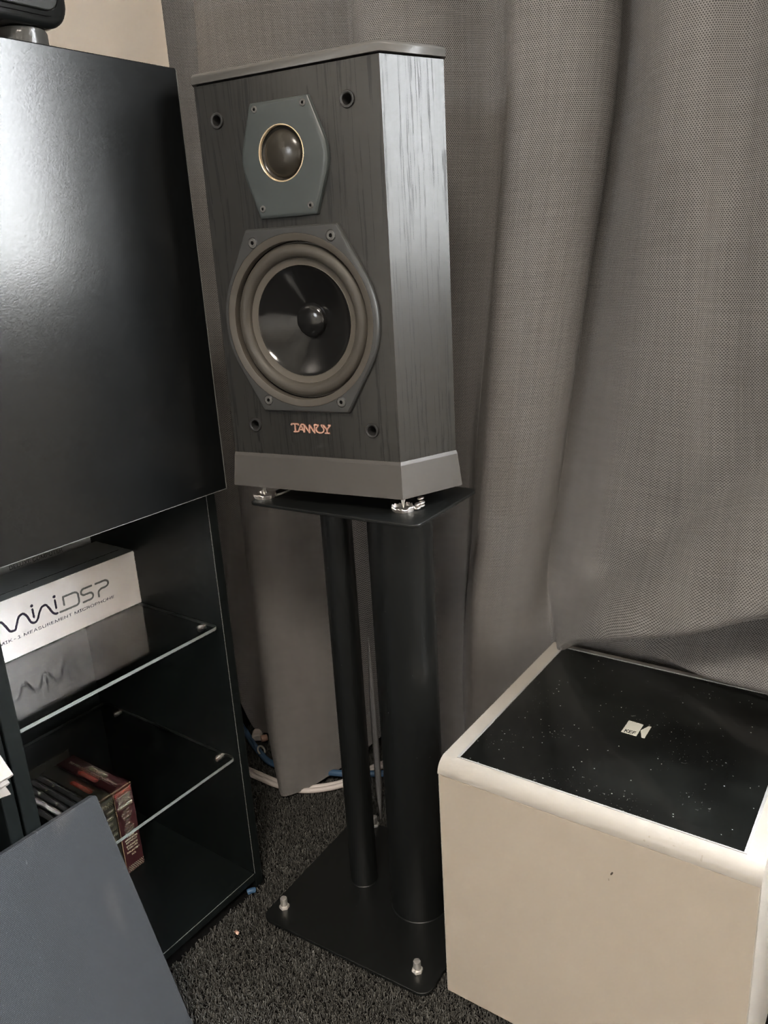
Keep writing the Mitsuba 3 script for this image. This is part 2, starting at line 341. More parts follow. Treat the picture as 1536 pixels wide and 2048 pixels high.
# ---------------------------------------------------------------- curtain
def col(pts):
    """polyline [(x, y, z)...] top to bottom with its own parameter t = (2.3 - z)/2.3 unless given as 4th"""
    a = [p if len(p) == 4 else (*p, (2.3-p[2])/2.3) for p in pts]
    return np.array(a, float)
ZT = 2.3
COLS = [
 col([(1.050, 1.180, ZT), (1.050, 1.178, 1.32), (1.050, 1.178, 1.16), (1.01, 1.232, .85), (.98, 1.238, .6), (.96, 1.225, .3), (.95, 1.21, .015)]),
 col([(1.095, 1.160, ZT), (1.095, 1.155, 1.32), (1.085, 1.20, .6), (1.03, 1.18, .015)]),
 col([(1.112, 1.130, ZT), (1.112, 1.125, 1.3), (1.085, 1.12, .6), (.960, 1.060, .012)]),
 col([(1.110, 1.095, ZT), (1.075, 1.085, 1.3), (1.035, 1.065, .6), (.945, 1.00, .03)]),
 col([(.990, 1.048, ZT), (.985, 1.031, 1.284), (.980, 1.031, 1.19), (.930, .9966, .548), (.915, .9817, .39), (.900, .9627, .305), (.870, .9308, .106), (.848, .893, .008)]),
 col([(.962, 1.000, ZT), (.960, .990, 1.28), (.908, .962, .55), (.880, .930, .30), (.838, .877, .008)]),
 col([(.985, .930, ZT), (.985, .915, 1.28), (.935, .905, .55), (.905, .890, .30), (.866, .858, .008)]),
 col([(1.055, .850, ZT), (1.055, .830, 1.25), (1.000, .835, .55), (.965, .832, .30), (.945, .826, .022)]),
 col([(1.080, .812, ZT), (1.080, .800, 1.25), (1.06, .80, .55), (1.06, .790, .30), (1.06, .785, .055)]),
 col([(.985, .748, ZT), (.980, .7280, 1.23), (1.03, .745, .60), (1.055, .745, .30), (1.06, .745, .055)]),
 col([(.955, .705, ZT), (.952, .690, 1.22), (1.00, .70, .60), (1.035, .70, .30), (1.04, .70, .03)]),
 col([(.995, .620, ZT), (.995, .615, 1.2), (1.00, .650, .60), (1.02, .655, .30), (1.02, .65, .015)]),
 col([(1.060, .565, ZT), (1.060, .565, 1.2), (1.03, .600, .5), (1.02, .61, .25), (1.02, .61, .015)]),
 col([(1.060, .545, ZT), (1.055, .540, 1.18), (1.05, .605, .5), (1.03, .62, .25), (1.02, .60, .015)]),
 col([(.965, .4960, ZT), (.960, .4877, 1.17), (.960, .5149, .862), (.960, .538, .60), (.960, .561, .404), (.965, .575, .20), (.97, .58, .015)]),
 col([(.915, .462, ZT), (.912, .452, 1.17), (.912, .480, .85), (.916, .506, .60), (.922, .532, .40), (.955, .555, .2), (.97, .56, .015)]),
 col([(.930, .405, ZT), (.930, .397, 1.16), (.930, .435, .82), (.935, .463, .60), (.945, .492, .40), (.965, .52, .2), (.98, .53, .015)]),
 col([(.985, .376, ZT), (.985, .367, 1.157), (.985, .4075, .809), (.985, .438, .60), (.985, .4615, .44), (.99, .48, .30), (1.01, .49, .015)]),
 col([(1.060, .398, ZT), (1.058, .390, 1.155), (1.050, .430, .80), (1.045, .455, .60), (1.030, .470, .44), (1.012, .452, .36), (1.02, .45, .30), (1.035, .45, .015)]),
 col([(.972, .340, ZT), (.978, .333, 1.14), (1.005, .374, .80), (1.022, .404, .58), (1.018, .424, .44), (.980, .425, .378, .845), (.962, .420, .362, .865), (.985, .415, .3535, .885), (1.012, .412, .353, .90), (1.03, .41, .30, .93), (1.04, .41, .015, 1.0)]),
 col([(.915, .297, ZT), (.922, .292, 1.14), (.968, .322, .80), (1.010, .354, .58), (1.022, .370, .470, .785), (.970, .364, .452, .815), (.912, .350, .416, .846), (.938, .346, .396, .862), (.995, .352, .388, .880), (1.012, .352, .356, .91), (1.03, .35, .30, .94), (1.04, .35, .015, 1.0)]),
 col([(.910, .255, ZT), (.915, .250, 1.13), (.955, .268, .80), (1.000, .282, .60, .735), (1.014, .287, .552, .760), (.965, .284, .522, .790), (.908, .276, .482, .820), (.886, .270, .450, .844), (.905, .270, .433, .860), (1.005, .278, .425, .88), (1.010, .280, .400, .895), (.985, .283, .366, .915), (1.012, .286, .356, .925), (1.03, .286, .30, .95), (1.04, .286, .015, 1.0)]),
 col([(.945, .222, ZT), (.948, .220, 1.12), (.965, .230, .80), (.998, .232, .64, .725), (1.012, .232, .602, .748), (.965, .228, .576, .780), (.898, .218, .512, .815), (.868, .211, .480, .844), (.892, .213, .461, .860), (1.005, .222, .450, .88), (1.008, .224, .415, .893), (.972, .226, .390, .905), (.953, .226, .366, .915), (1.000, .228, .354, .925), (1.03, .228, .30, .95), (1.04, .228, .015, 1.0)]),
 col([(.920, .190, ZT), (.922, .184, 1.11), (.945, .182, .80), (.990, .180, .68, .715), (1.005, .180, .645, .738), (.955, .176, .618, .772), (.888, .164, .560, .808), (.860, .157, .514, .842), (.882, .152, .496, .858), (1.005, .165, .480, .878), (1.008, .167, .445, .890), (.965, .168, .418, .903), (.942, .168, .370, .915), (1.000, .172, .354, .925), (1.03, .172, .30, .95), (1.04, .172, .015, 1.0)]),
 col([(.925, .145, ZT), (.928, .140, 1.11), (.950, .135, .80), (.985, .132, .70, .71), (.995, .132, .665, .735), (.945, .126, .635, .77), (.880, .116, .575, .808), (.855, .108, .530, .842), (.876, .105, .512, .858), (1.005, .115, .495, .878), (1.008, .117, .46, .890), (.962, .118, .430, .903), (.938, .118, .370, .915), (1.000, .120, .354, .925), (1.03, .120, .30, .95), (1.04, .120, .015, 1.0)]),
 col([(.965, .112, ZT), (.967, .108, 1.11), (.975, .100, .80), (.985, .096, .70, .71), (.985, .094, .67, .735), (.945, .085, .63, .77), (.900, .076, .56, .812), (.885, .070, .50, .846), (.895, .068, .486, .860), (.985, .075, .465, .88), (.99, .076, .42, .90), (.97, .077, .37, .915), (1.01, .078, .354, .925), (1.03, .078, .28, .95), (1.04, .078, .015, 1.0)]),
 col([(1.03, .070, ZT), (1.03, .066, 1.11), (1.03, .050, .5), (1.03, .045, .36), (1.04, .045, .015)]),
 col([(.975, .020, ZT), (.975, .016, 1.11), (.98, .010, .5), (1.0, .010, .015)]),
 col([(1.02, -.035, ZT), (1.02, -.038, 1.11), (1.03, -.038, .5), (1.03, -.038, .015)]),
 col([(1.11, -.045, ZT), (1.11, -.048, 1.11), (1.11, -.05, .5), (1.11, -.05, .015)]),
]
def build_curtain():
    nt, per = 420, 12
    base_t = np.linspace(0, 1, nt)
    grid = np.zeros((nt, len(COLS), 3))
    for j, c in enumerate(COLS):
        tt = c[:, 3].copy(); tt = (tt - tt[0])/(tt[-1]-tt[0])
        # keep rows level: rescale only the hem end
        for k in range(3):
            grid[:, j, k] = PchipInterpolator(tt, c[:, k])(base_t)
    s = np.arange(len(COLS)); ss = np.linspace(0, len(COLS)-1, (len(COLS)-1)*per+1)
    P = PchipInterpolator(s, grid, axis=1)(ss)
    # round the spline knots a little along the width and down the drop
    sm = np.stack([gaussian_filter(P[..., k], (2.0, 2.2), mode='nearest') for k in range(3)], -1)
    P = sm
    # slight wobble of real cloth
    q = np.stack([P[..., 1]*9, P[..., 2]*3.2, 0*P[..., 0]], -1)
    P[..., 0] += 0.006*(meshkit.fbm(q, 3, 5)-0.5)
    mid = P[nt//3]
    du = np.r_[0, np.cumsum(np.linalg.norm(np.diff(mid, axis=0), axis=1))]
    dv = np.zeros(P.shape[:2]); dv[1:] = np.cumsum(np.linalg.norm(np.diff(P, axis=0), axis=2), axis=0)
    uv = np.stack([np.broadcast_to(du, P.shape[:2]), dv], -1)
    n, m = P.shape[:2]
    i, j = np.meshgrid(np.arange(n-1), np.arange(m-1), indexing='ij')
    a = i*m+j
    f = np.stack([a, a+m, a+m+1, a+1], -1).reshape(-1, 4)
    f = np.vstack([f[:, [0, 1, 2]], f[:, [0, 2, 3]]])
    return P.reshape(-1, 3), f, uv.reshape(-1, 2)
cv, cf, cuv = build_curtain()
scene['curtain__cloth'] = mikit.ply((cv, cf), 'mat_curtain', True, uv=cuv)
hz = np.linspace(0, 1, 24)
hx, hy, hzz = .905 - .018*hz, .7150 - .014*hz, .330 - .322*hz
hw = .0016 + .0052*np.minimum(hz*3, 1)*np.clip((1-hz)*6, 0.02, 1)
hv, hf = [], []
for k in range(24):
    for a_, b_ in ((-1, 0), (0, -.0022), (1, 0), (0, .0022)):
        hv.append([hx[k] + b_*.8, hy[k] + a_*hw[k] + b_*.3, hzz[k]])
for k in range(23):
    for j in range(4):
        p0, p1 = 4*k+j, 4*k+(j+1) % 4
        hf += [[p0, p1, p1+4], [p0, p1+4, p0+4]]
hv = np.array(hv)
scene['curtain__side_hem'] = mikit.ply(trimesh.Trimesh(hv, hf, process=False), 'mat_curtain', True, uv=np.c_[hv[:, 1], hv[:, 2]])
lab('curtain', 'heavy dark grey woven curtain hanging in folds behind the loudspeaker', 'curtain')

# ---------------------------------------------------------------- black cabinet by the wall
CX, CY = 0.6832, 0.7766
TH = 0.0148
XI = 0.3725            # inner face of the left side panel
YB = 1.105
def cab(part, m, mat='mat_black_panel', smooth=False): return S('cabinet__'+part, m, mat, smooth)
cab('door', box(0.352, CX, CY-.0239, CY-.0050, 0.628, 1.1084, .0012), 'mat_door_foil')
cab('side_panel', box(CX-TH, CX, CY, YB+.01, 0.0, 1.104, .0008))
cab('side_panel', box(0.3546, XI, CY, YB+.01, 0.0, 1.104, .0008))
cab('base_panel', box(XI, CX-TH, CY+.001, YB, 0.012, 0.025, .0008))
cab('top_panel', box(XI, CX-TH, CY, YB, 1.089, 1.1040, .0008))
cab('middle_panel', box(XI, CX-TH, CY+.004, YB, 0.632, 0.648, .0008))
cab('back_panel', box(XI, CX-TH, YB, YB+.005, 0.012, 1.1))
cab('toe_board', box(XI, CX-TH, CY+.022, CY+.036, 0.0, 0.012))
# pale worn edges of the foil
principled('mat_worn_edge', (0.16, 0.165, 0.16), 0.6, 0.3)
cab('worn_edge', box(CX-TH-.0002, CX-TH+.0005, CY-.0002, CY+.0005, 0.026, 0.626), 'mat_worn_edge')
cab('worn_edge', box(XI+.001, CX-TH-.001, CY+.0008, CY+.0015, 0.0246, 0.0252), 'mat_worn_edge')
cab('worn_edge', box(0.352, CX-.0005, CY-.0240, CY-.0234, 0.6278, 0.6284), 'mat_worn_edge')
cab('worn_edge', box(CX-.0006, CX+.0002, CY-.0241, CY-.0234, 0.629, 1.1075), 'mat_worn_edge')
for zg in (0.4344, 0.2270):
    g = rrect(CX-TH-XI-.002, 0.3032, .006)
    m = bevel_plate(g, .0055, .0007, 2, True); m.apply_translation([(CX-TH+XI)/2, CY+.0089+.1516, zg-.0055])
    k = cab('glass_shelf', m, 'mat_shelf_glass')
    gi = g.buffer(.00005).difference(g.buffer(-.00045))
    cab('glass_shelf__ground_edge' if k.endswith('shelf') else k[9:]+'__ground_edge', extr(gi, .0043).apply_translation([(CX-TH+XI)/2, CY+.0089+.1516, zg-.0049]), 'mat_ground_glass')
    for px_, py_ in ((CX-TH, CY+.036), (CX-TH, CY+.272), (XI, CY+.036), (XI, CY+.272)):
        sgn = -1 if px_ > .5 else 1
        pin = lathe([(0, 0), (.0024, 0), (.0024, .004), (.0030, .0044), (.0034, .006), (.0034, .011), (.0026, .0128), (0, .0128)], 20)
        pin.apply_transform(frame([px_, py_, zg-.0055-.0034], [0, 1, 0], [0, 0, 1*sgn], [sgn, 0, 0]))
        pin.fix_normals()
        cab('shelf_pin', pin, 'mat_dull_steel', 40)
lab('cabinet', 'tall black cabinet with a closed door above and glass shelves below, beside the loudspeaker', 'cabinet')

# neighbouring unit, seen at the left edge
def cab2(part, m): return S('cabinet_001__'+part, m, 'mat_black_panel')
cab2('side_panel', box(0.3370, 0.3520, CY+.001, YB+.01, 0.0, 1.104, .0008))
cab2('side_panel', box(0.035, 0.0500, CY+.001, YB+.01, 0.0, 1.104, .0008))
cab2('shelf', box(0.050, 0.3370, CY+.006, YB, 0.378, 0.392, .0008))
cab2('base_panel', box(0.050, 0.3370, CY+.001, YB, 0.012, 0.025, .0008))
cab2('back_panel', box(0.050, 0.3370, YB, YB+.005, 0.012, 1.1))
S('cabinet_001__door', box(0.035, 0.3495, CY-.0239, CY-.0050, 0.628, 1.1084, .0012), 'mat_door_foil')
lab('cabinet_001', 'second black cabinet at the left edge with papers sticking out of it', 'cabinet')

# papers sticking out of it
def booklet(tip, width, length, t, tilt):
    """thin booklet with a rounded fore edge; its right front corner is at TIP, it slopes down towards the room"""
    m = extr(sg.LineString([(-width, 0), (-t*.5, 0)]).buffer(t/2, quad_segs=6), length)
    m.apply_transform(frame([0, length, 0], EX0, EZ0, -EY0))
    m.apply_transform(trimesh.transformations.rotation_matrix(tilt, [1, 0, 0]))
    m.apply_translation(tip); return m
EX0, EY0, EZ0 = np.eye(3)
S('booklet', booklet([.3300, .7216, .4290], .11, .055, .0058, .72), 'mat_paper', 30)
lab('booklet', 'white booklet with a rounded spine, upper of two sticking out of the left cabinet', 'booklet', 'booklets in the left cabinet')
S('booklet_001', booklet([.3300, .7330, .4150], .11, .050, .0058, .70), 'mat_paper', 30)
lab('booklet_001', 'white booklet lying under the other one in the left cabinet', 'booklet', 'booklets in the left cabinet')
pts_ = np.array([[.3300, .7361, .4010], [.3290, .7420, .4090], [.3270, .7640, .4150], [.3250, .79, .4190], [.22, .79, .4190], [.22, .757, .3960], [.29, .752, .3965], [.31, .748, .3985]])
pn = np.array([0, -.5, .8]); tri = trimesh.creation.triangulate_polygon(sg.Polygon(pts_[:, [0, 1]]), engine='earcut')
zi = lambda xy: pts_[np.argmin(np.abs(pts_[:, None, :2]-xy[None, None]).sum(-1), axis=0)][0]
tv = np.array([zi(np.array(q)) for q in tri[0]]); nb = len(tv)
S('paper_sheet', trimesh.Trimesh(np.vstack([tv, tv - pn*.0008]), np.vstack([tri[1], np.asarray(tri[1])[:, ::-1]+nb]), process=False), 'mat_paper', False)
lab('paper_sheet', 'loose white sheet drooping out of the left cabinet below the booklets', 'paper')

# ---------------------------------------------------------------- lettering by strokes
def stroke(lines, w, cap='round', join='round'):
    c = {'round': 1, 'flat': 2, 'square': 3}[cap]; j = {'round': 1, 'mitre': 2}[join]
    return unary_union([sg.LineString(l).buffer(w/2, cap_style=c, join_style=j, quad_segs=6) for l in lines])
def arc(cx, cy, rx, ry, a0, a1, n=14):
    a = np.radians(np.linspace(a0, a1, n)); return [(cx+rx*math.cos(t), cy+ry*math.sin(t)) for t in a]
def text(s, h, depth=.0002, width=None, bold=False):
    m = meshkit.text_mesh(s, h, depth, bold)
    if width:
        w = m.bounds[1, 0]-m.bounds[0, 0]; m.apply_scale([width/w, 1, 1])
    m.apply_translation([-m.bounds[0, 0], 0, 0])
    return m
EX, EY, EZ = np.eye(3)
FRONT = lambda o: frame(o, EX, EZ, -EY)     # text on a face looking at -y
TOPY = lambda o: frame(o, EY, -EX, EZ)

# ---------------------------------------------------------------- microphone carton on the upper glass shelf
ZS = 0.4344
yu = 0.9476
S('microphone_carton__body', box(.4485, .6690, yu, yu+.088, ZS+.0002, .5150, .0005), 'mat_card_white')
S('microphone_carton__top_sleeve', box(.4483, .6692, yu+.0004, yu+.0882, .5150, .5155), 'mat_card_grey')
for x0_, x1_, yy in ((.52, .66, .970), (.455, .515, .968)):
    S('microphone_carton__top_sleeve__slit', box(x0_, x1_, yu+yy-.9476, yu+yy-.9476+.0012, .5155, .5157), 'mat_case_black')
S('microphone_carton__top_sleeve__hole', box(.449, .476, yu+.034, yu+.048, .5155, .5157), 'mat_case_black')
navy, grey = [], []
# wave that writes the first letters
wv = [(.4500, .4860), (.4535, .4893), (.4590, .4897), (.4640, .4830), (.4705, .4722), (.4752, .4718), (.4795, .4790), (.4850, .4880), (.4895, .4890), (.4940, .4845), (.4990, .4728), (.5030, .4708), (.5075, .4735), (.5120, .4820), (.5175, .4880), (.5215, .4886), (.5255, .4835), (.5305, .4735), (.5340, .4708), (.5362, .4708)]
navy.append(stroke([[tuple(q) for q in spline(np.c_[np.array(wv), np.zeros(len(wv))], 90)[:, :2]]], .0030))
navy.append(stroke([[(.5034, .4895), (.5034, .4785)], [(.5360, .4895), (.5360, .4785)]], .0028))
navy += [sg.Point(.5034, .4945).buffer(.0021), sg.Point(.5360, .4948).buffer(.0021)]
grey.append(stroke([[(.5405, .4705), (.5640, .4705)] + arc(.5655, .4755, .0050, .0050, -80, 0, 8) + arc(.5645, .4845, .0060, .0050, 0, 90, 8) + [(.5480, .4895), (.5480, .4780)]], .0027))
grey.append(stroke([[(.5925, .4893), (.5800, .4893)] + arc(.5800, .4848, .0048, .0045, 90, 270, 10) + [(.5880, .4803)] + arc(.5880, .4755, .0048, .0048, 90, -90, 10) + [(.5765, .4705)]], .0027))
grey.append(stroke([[(.5990, .4893), (.6130, .4893)] + arc(.6130, .4845, .0062, .0048, 90, -90, 10) + [(.6080, .4797)] + arc(.6075, .4745, .0060, .0050, 100, 180, 6) + [(.6015, .4695)]], .0027))
for nm, gl, mt in (('mini_lettering', navy, 'mat_ink_navy'), ('capital_lettering', grey, 'mat_ink_grey')):
    m = extr(unary_union(gl), .00015)
    S('microphone_carton__'+nm, placed(m, FRONT([0, yu, 0])), mt)
m = text('UMIK-1 MEASUREMENT MICROPHONE', .0040, .00015, .1795)
S('microphone_carton__caption', placed(m, FRONT([.4450, yu, .4588])), 'mat_ink_navy')
lab('microphone_carton', 'white cardboard carton with wavy logo lettering on the upper glass shelf', 'box')
lab('microphone_carton__top_sleeve', 'dark grey top of the carton')

# carton behind it
S('computer_carton__body', box(.40, .6720, 1.049, 1.102, ZS+.0002, .5230, .0005), 'mat_card_pale')
m = text('DELUXE COMPUTER', .0058, .00015, .083)
S('computer_carton__lettering', placed(m, FRONT([.5370, 1.049, .5135])), 'mat_print_dark')
lab('computer_carton', 'pale grey carton standing behind the white carton on the upper shelf', 'box')

# ---------------------------------------------------------------- boxed disc sets and cases on the cabinet floor
def disc_set(key, x0, x1, y0, ztop, body, front):
    S(key+'__sleeve', box(x0, x1, y0+.0012, y0+.1455, .0252, ztop-.001, .0008), body)
    S(key+'__rim', cat([box(x0-.0001, x1+.0001, y0+.0004, y0+.0014, ztop-.0015, ztop, .0003), box(x0-.0002, x0+.0004, y0+.0006, y0+.0016, .026, ztop-.001), box(x0, x1, y0+.0006, y0+.0014, .0255, .0264)]), 'mat_box_edge')
    S(key+'__disc_spines', box(x0+.0006, x1-.0006, y0, y0+.0012, .0264, ztop-.0018), front)
disc_set('disc_box', .5638, .5954, .9418, .1686, 'mat_maroon', 'mat_maroon')
disc_set('disc_box_001', .5376, .5628, .9432, .1680, 'mat_box_black', 'mat_box_black')
bx0, bx1, byf, zt = .5638, .5954, .9418, .1676
# printing on the top of the maroon set, read from its far side
def top_print(key, name, mesh, x, y, mat, z=zt):
    S(key+'__sleeve__'+name, placed(mesh, frame([x, y, z], -EY, EX, EZ)), mat)
def pill(w, h): return extr(sg.LineString([(h/2, 0), (w-h/2, 0)]).buffer(h/2), .00012)
top_print('disc_box', 'red_label', pill(.046, .0082), .5715, 1.037, 'mat_label_red')
top_print('disc_box', 'cream_label', pill(.044, .0066), .5872, 1.032, 'mat_label_cream')
top_print('disc_box', 'title_print', text('THE GREATEST CLASSICAL COLLECTION', .0042, .00012, .118), .5776, 1.074, 'mat_label_cream')
top_print('disc_box', 'volume_print', text('VOLUME I', .0032, .0001, .034), .5857, 1.027, 'mat_print_dark', zt+.00012)
top_print('disc_box', 'excerpt_print', text('EXCERPTS', .0036, .0001, .036), .5698, 1.031, 'mat_box_edge', zt+.00012)
top_print('disc_box_001', 'red_label', pill(.052, .0075), .5500, 1.027, 'mat_label_red', .1670)
top_print('disc_box_001', 'box_print', text('10 CD BOX', .0036, .0001, .042), .5483, 1.022, 'mat_box_edge', .16712)
# printing on the spine side of the maroon set
def spine(name, mesh, x, z, mat, y=byf): S('disc_box__disc_spines__'+name, placed(mesh, FRONT([x, y, z])), mat)
cxm = (bx0+bx1)/2
spine('red_band', extr(sg.box(0, 0, .0285, .0062), .00012), bx0+.0012, .1585, 'mat_label_red')
spine('band_print', text('10 CD BOX', .0040, .0001, .024), bx0+.0032, .1595, 'mat_box_edge', byf-.00012)
zl = .1528
for s, w, h in (('THE GREATEST', .0260, .0036), ('CLASSICAL', .0200, .0036), ('COLLECTION', .0230, .0036)):
    spine('title_print', text(s, h, .00012, w, True), cxm-w/2, zl, 'mat_label_cream'); zl -= .0050
spine('cream_label', pill(.026, .0046), cxm-.013, .1375, 'mat_label_cream')
zl = .1285
for s, w in (('BACH', .0095), ('BEETHOVEN', .0185), ('MOZART', .0135), ('VERDI', .0090), ('HANDEL', .0125), ('SCHUMANN', .0165), ('SCHUBERT', .0160), ('STRAUSS', .0130), ('MENDELSSOHN', .0220), ('BARTHOLDY', .0200), ('MASCAGNI', .0200), ('KARAJAN', .0180), ('TCHAIKOVSKY', .0230), ('DDD', .0070)):
    spine('composer_print', text(s, .0027, .00012, w, True), cxm-w/2, zl, 'mat_label_cream')
    zl -= .0062 if s not in ('STRAUSS', 'MENDELSSOHN', 'MASCAGNI') else .0046
dots = [sg.Point(.003+.0032*i + (.0016 if r % 2 else 0), .0025*r).buffer(.00075, quad_segs=2) for i in range(9) for r in range(4)]
spine('dot_print', extr(unary_union(dots), .00012), bx0, .0285, 'mat_label_cream')
dots2 = [affinity.translate(d_, .5376, .1525) for d_ in dots[:28]]
S('disc_box_001__disc_spines__dot_print', placed(extr(unary_union(dots2), .00012), FRONT([0, .9432, 0])), 'mat_label_cream')
zl = .1395
for s, w in (('MOZART', .0130), ('BIZET', .0105), ('BACH', .0085), ('HAYDN', .0110), ('CHOPIN', .0120), ('LISZT', .0090)):
    S('disc_box_001__disc_spines__composer_print', placed(text(s, .0030, .00012, w, True), FRONT([.5480, .9432, zl])), 'mat_label_cream'); zl -= .0098
lab('disc_box', 'maroon boxed disc set standing at the right end of the cabinet floor', 'disc box')
lab('disc_box_001', 'black boxed disc set with a red label between the maroon set and the jewel cases', 'disc box')
for i, (xa, xb, mt) in enumerate(((.5258, .5358, 'mat_case_plastic'), (.5142, .5242, 'mat_case_plastic'), (.5026, .5126, 'mat_case_plastic'), (.4905, .5005, 'mat_card_white'), (.4785, .4885, 'mat_case_plastic'))):
    key = 'jewel_case' + ('' if i == 0 else f'_{i:03d}')
    y0 = .944 + .002*(i % 3)
    S(key+'__tray', box(xa+.0012, xb-.0012 if i != 3 else xb-.0005, y0+.002, y0+.140, .0252, .1655, .0004), mt)
    S(key+'__lid', box(xb-.0012, xb, y0, y0+.142, .0252, .1668, .0004), 'mat_case_black')
    S(key+'__backing', box(xa, xa+.0012, y0, y0+.142, .0252, .1660, .0004), 'mat_case_black')
    if i < 3:
        for yd in (((1.0436,), (1.0435,), (1.0432, .9992))[i]):
            d_ = lathe([(0, .0005), (.0014, .0004), (.0018, 0)][::-1], 16); d_.apply_translation([(xa+xb)/2, yd, .1655])
            S(key+'__hinge_dot', d_, 'mat_label_cream', True)
    lab(key, ('black jewel case beside the black disc set, first of the row of cases', 'black jewel case with one white dot, second from the black disc set', 'black jewel case with two white dots on its top edge', 'jewel case with a white inlay showing at its top edge', 'dark jewel case left of the white one, against the cabinet side')[i], 'disc case', 'jewel cases on the cabinet floor')
m = box(-.0011, .0011, -.060, .060, -.07, .07, .0006)
m.apply_transform(trimesh.transformations.rotation_matrix(-.10, [0, 1, 0])); m.apply_transform(frame([.5560, 1.1005-.014, .110], EY, -EX, EZ))
S('thin_booklet', box(.520, .5905, 1.0885, 1.0905, .0252, .1800, .0006), 'mat_box_black')
lab('thin_booklet', 'thin dark booklet standing behind the disc sets', 'booklet')

# ---------------------------------------------------------------- cloth grille leaning on the cabinet
gw, gh, gt = .210, .345, .012
gf = bevel_plate(rrect(gw, gh, .004), gt, .0022, 4)
GM = frame(GO + gd*gh/2 - EX*gw/2 - gn*gt, EX, -gd, gn)
GB = placed(gf, GM)
off = -GB.bounds[0, 2] + .0095
S('speaker_grille__cloth_frame', GB, 'mat_grille_cloth', 30)
bk = extr(rrect(gw-.006, gh-.006, .004).difference(rrect(gw-.05, gh-.05, .01)), .004)
S('speaker_grille__backing_frame', placed(bk, frame(GO + gd*gh/2 - EX*gw/2 - gn*(gt+.004), EX, -gd, gn)), 'mat_socket')
lab('speaker_grille', 'blue grey cloth speaker grille leaning against the front of the cabinet', 'speaker grille')

# ---------------------------------------------------------------- loudspeaker
W = .224
SM = np.eye(4); SM[:3, 0] = su; SM[:3, 1] = sv; SM[:3, 2] = EZ; SM[:3, 3] = SO
def sp(part, m, mat, smooth=False): return S('loudspeaker__'+part, placed(m, SM), mat, smooth)
plan = sg.Polygon([(0, 0), (.0381, .068), (-.034, .195), (-W+.034, .195), (-W-.0381, .068), (-W, 0)])
FM = frame([0, 0, 0], EX, EZ, -EY)     # (a, z, out of the front) -> speaker axes
body = m3.Manifold.extrude(m3.CrossSection([np.array(plan.exterior.coords)[:-1][::-1] if not plan.exterior.is_ccw else np.array(plan.exterior.coords)[:-1]]), .4432-.0403).translate([0, 0, .0403])
WA, WZ = -.1137, .1945      # woofer centre
TA, TZ = -.1146, .3612      # tweeter plate centre
cut = m3.Manifold.cylinder(.06, .088, .088, 64).rotate([90, 0, 0]).translate([WA, .05, WZ])
body = body - cut
tw = m3.Manifold.cylinder(.03, .026, .026, 48).rotate([90, 0, 0]).translate([-.1165, .02, .3668])
body = body - tw
SOCK = [(-.1976, .4072), (-.0372, .4083), (-.1896, .0761), (-.0325, .0757)]
for a, z in SOCK:
    body = body - m3.Manifold.cylinder(.03, .0068, .0068, 24).rotate([90, 0, 0]).translate([a, .02, z])
mm = body.to_mesh(); sp('body', trimesh.Trimesh(mm.vert_properties[:, :3], mm.tri_verts), 'mat_black_ash')
sp('top_groove', extr(plan.buffer(-.003, join_style=2), .0035).apply_translation([0, 0, .4430]), 'mat_black_void')
cap = bevel_plate(plan.buffer(.0022, join_style=2), .0105, .0045, 5)
sp('top_cap', cap.apply_translation([0, 0, .4452]), 'mat_cap', 35)
pl_pts = []
for off_, z in ((.0060, 0.0), (.0018, .0375), (.0006, .0413)):
    q = plan.buffer(off_, join_style=2); xy = np.array(q.exterior.coords)[:-1]; pl_pts.append(np.c_[xy, np.full(len(xy), z)])
sp('plinth', trimesh.convex.convex_hull(np.vstack(pl_pts)), 'mat_plinth')

def front(m, a, z, out=0.0): return placed(m, FM @ trimesh.transformations.translation_matrix([a, z, out]))
def screw(r):
    head = lathe([(r*.40, .0002), (r*.42, .0012), (r*.60, .0013), (r*.68, .0006), (r*.80, .0006), (r*.86, .0010), (r*.96, .0009), (r*1.0, -.0002)][::-1], 24)
    head.fix_normals(); return head
def hexhole(r): return trimesh.creation.cylinder(r*.41, .0004, sections=12).apply_translation([0, 0, .0003])
# woofer
wo = sg.Point(0, 0).buffer(.0992, quad_segs=40).union(sg.MultiPoint([(-.0575, -.1005), (.0555, -.1000), (-.0595, .1005), (.0575, .1005)])).convex_hull
wo = wo.buffer(-.004, join_style=1).buffer(.004, join_style=1, quad_segs=6)
ch = [np.c_[np.array(wo.buffer(-i_, join_style=1).exterior.coords)[:-1], np.full(len(wo.buffer(-i_, join_style=1).exterior.coords)-1, z_)] for i_, z_ in ((0, 0), (0, .0035), (.0006, .0050), (.0018, .0062), (.0032, .0066))]
bas = trimesh.convex.convex_hull(np.vstack(ch))
bm = m3.Manifold(m3.Mesh(np.asarray(bas.vertices, np.float32), np.asarray(bas.faces, np.uint32))) - m3.Manifold.cylinder(.02, .0938, .0938, 96).translate([0, 0, -.005])
mm = bm.to_mesh(); bas = trimesh.Trimesh(mm.vert_properties[:, :3], mm.tri_verts)
sp('woofer', front(bas, WA, WZ), 'mat_driver_frame', 28)
def lathed_part(name, prof, mat, a, z, out=0, n=96, ang=40):
    m = lathe(prof, n); m.fix_normals(); sp(name, front(m, a, z, out), mat, ang)
lathed_part('woofer__gasket_ring', [(.0938, -.004), (.0938, .0058), (.0934, .0064), (.0925, .0066), (.0868, .0052), (.0858, .0044), (.0855, -.004)], 'mat_gasket', WA, WZ)
lathed_part('woofer__basket_wall', [(.0938, -.004), (.0850, -.004), (.0845, -.006), (.060, -.030), (.020, -.042), (0, -.042)], 'mat_black_void', WA, WZ)
ro, ri = .0834, .0680
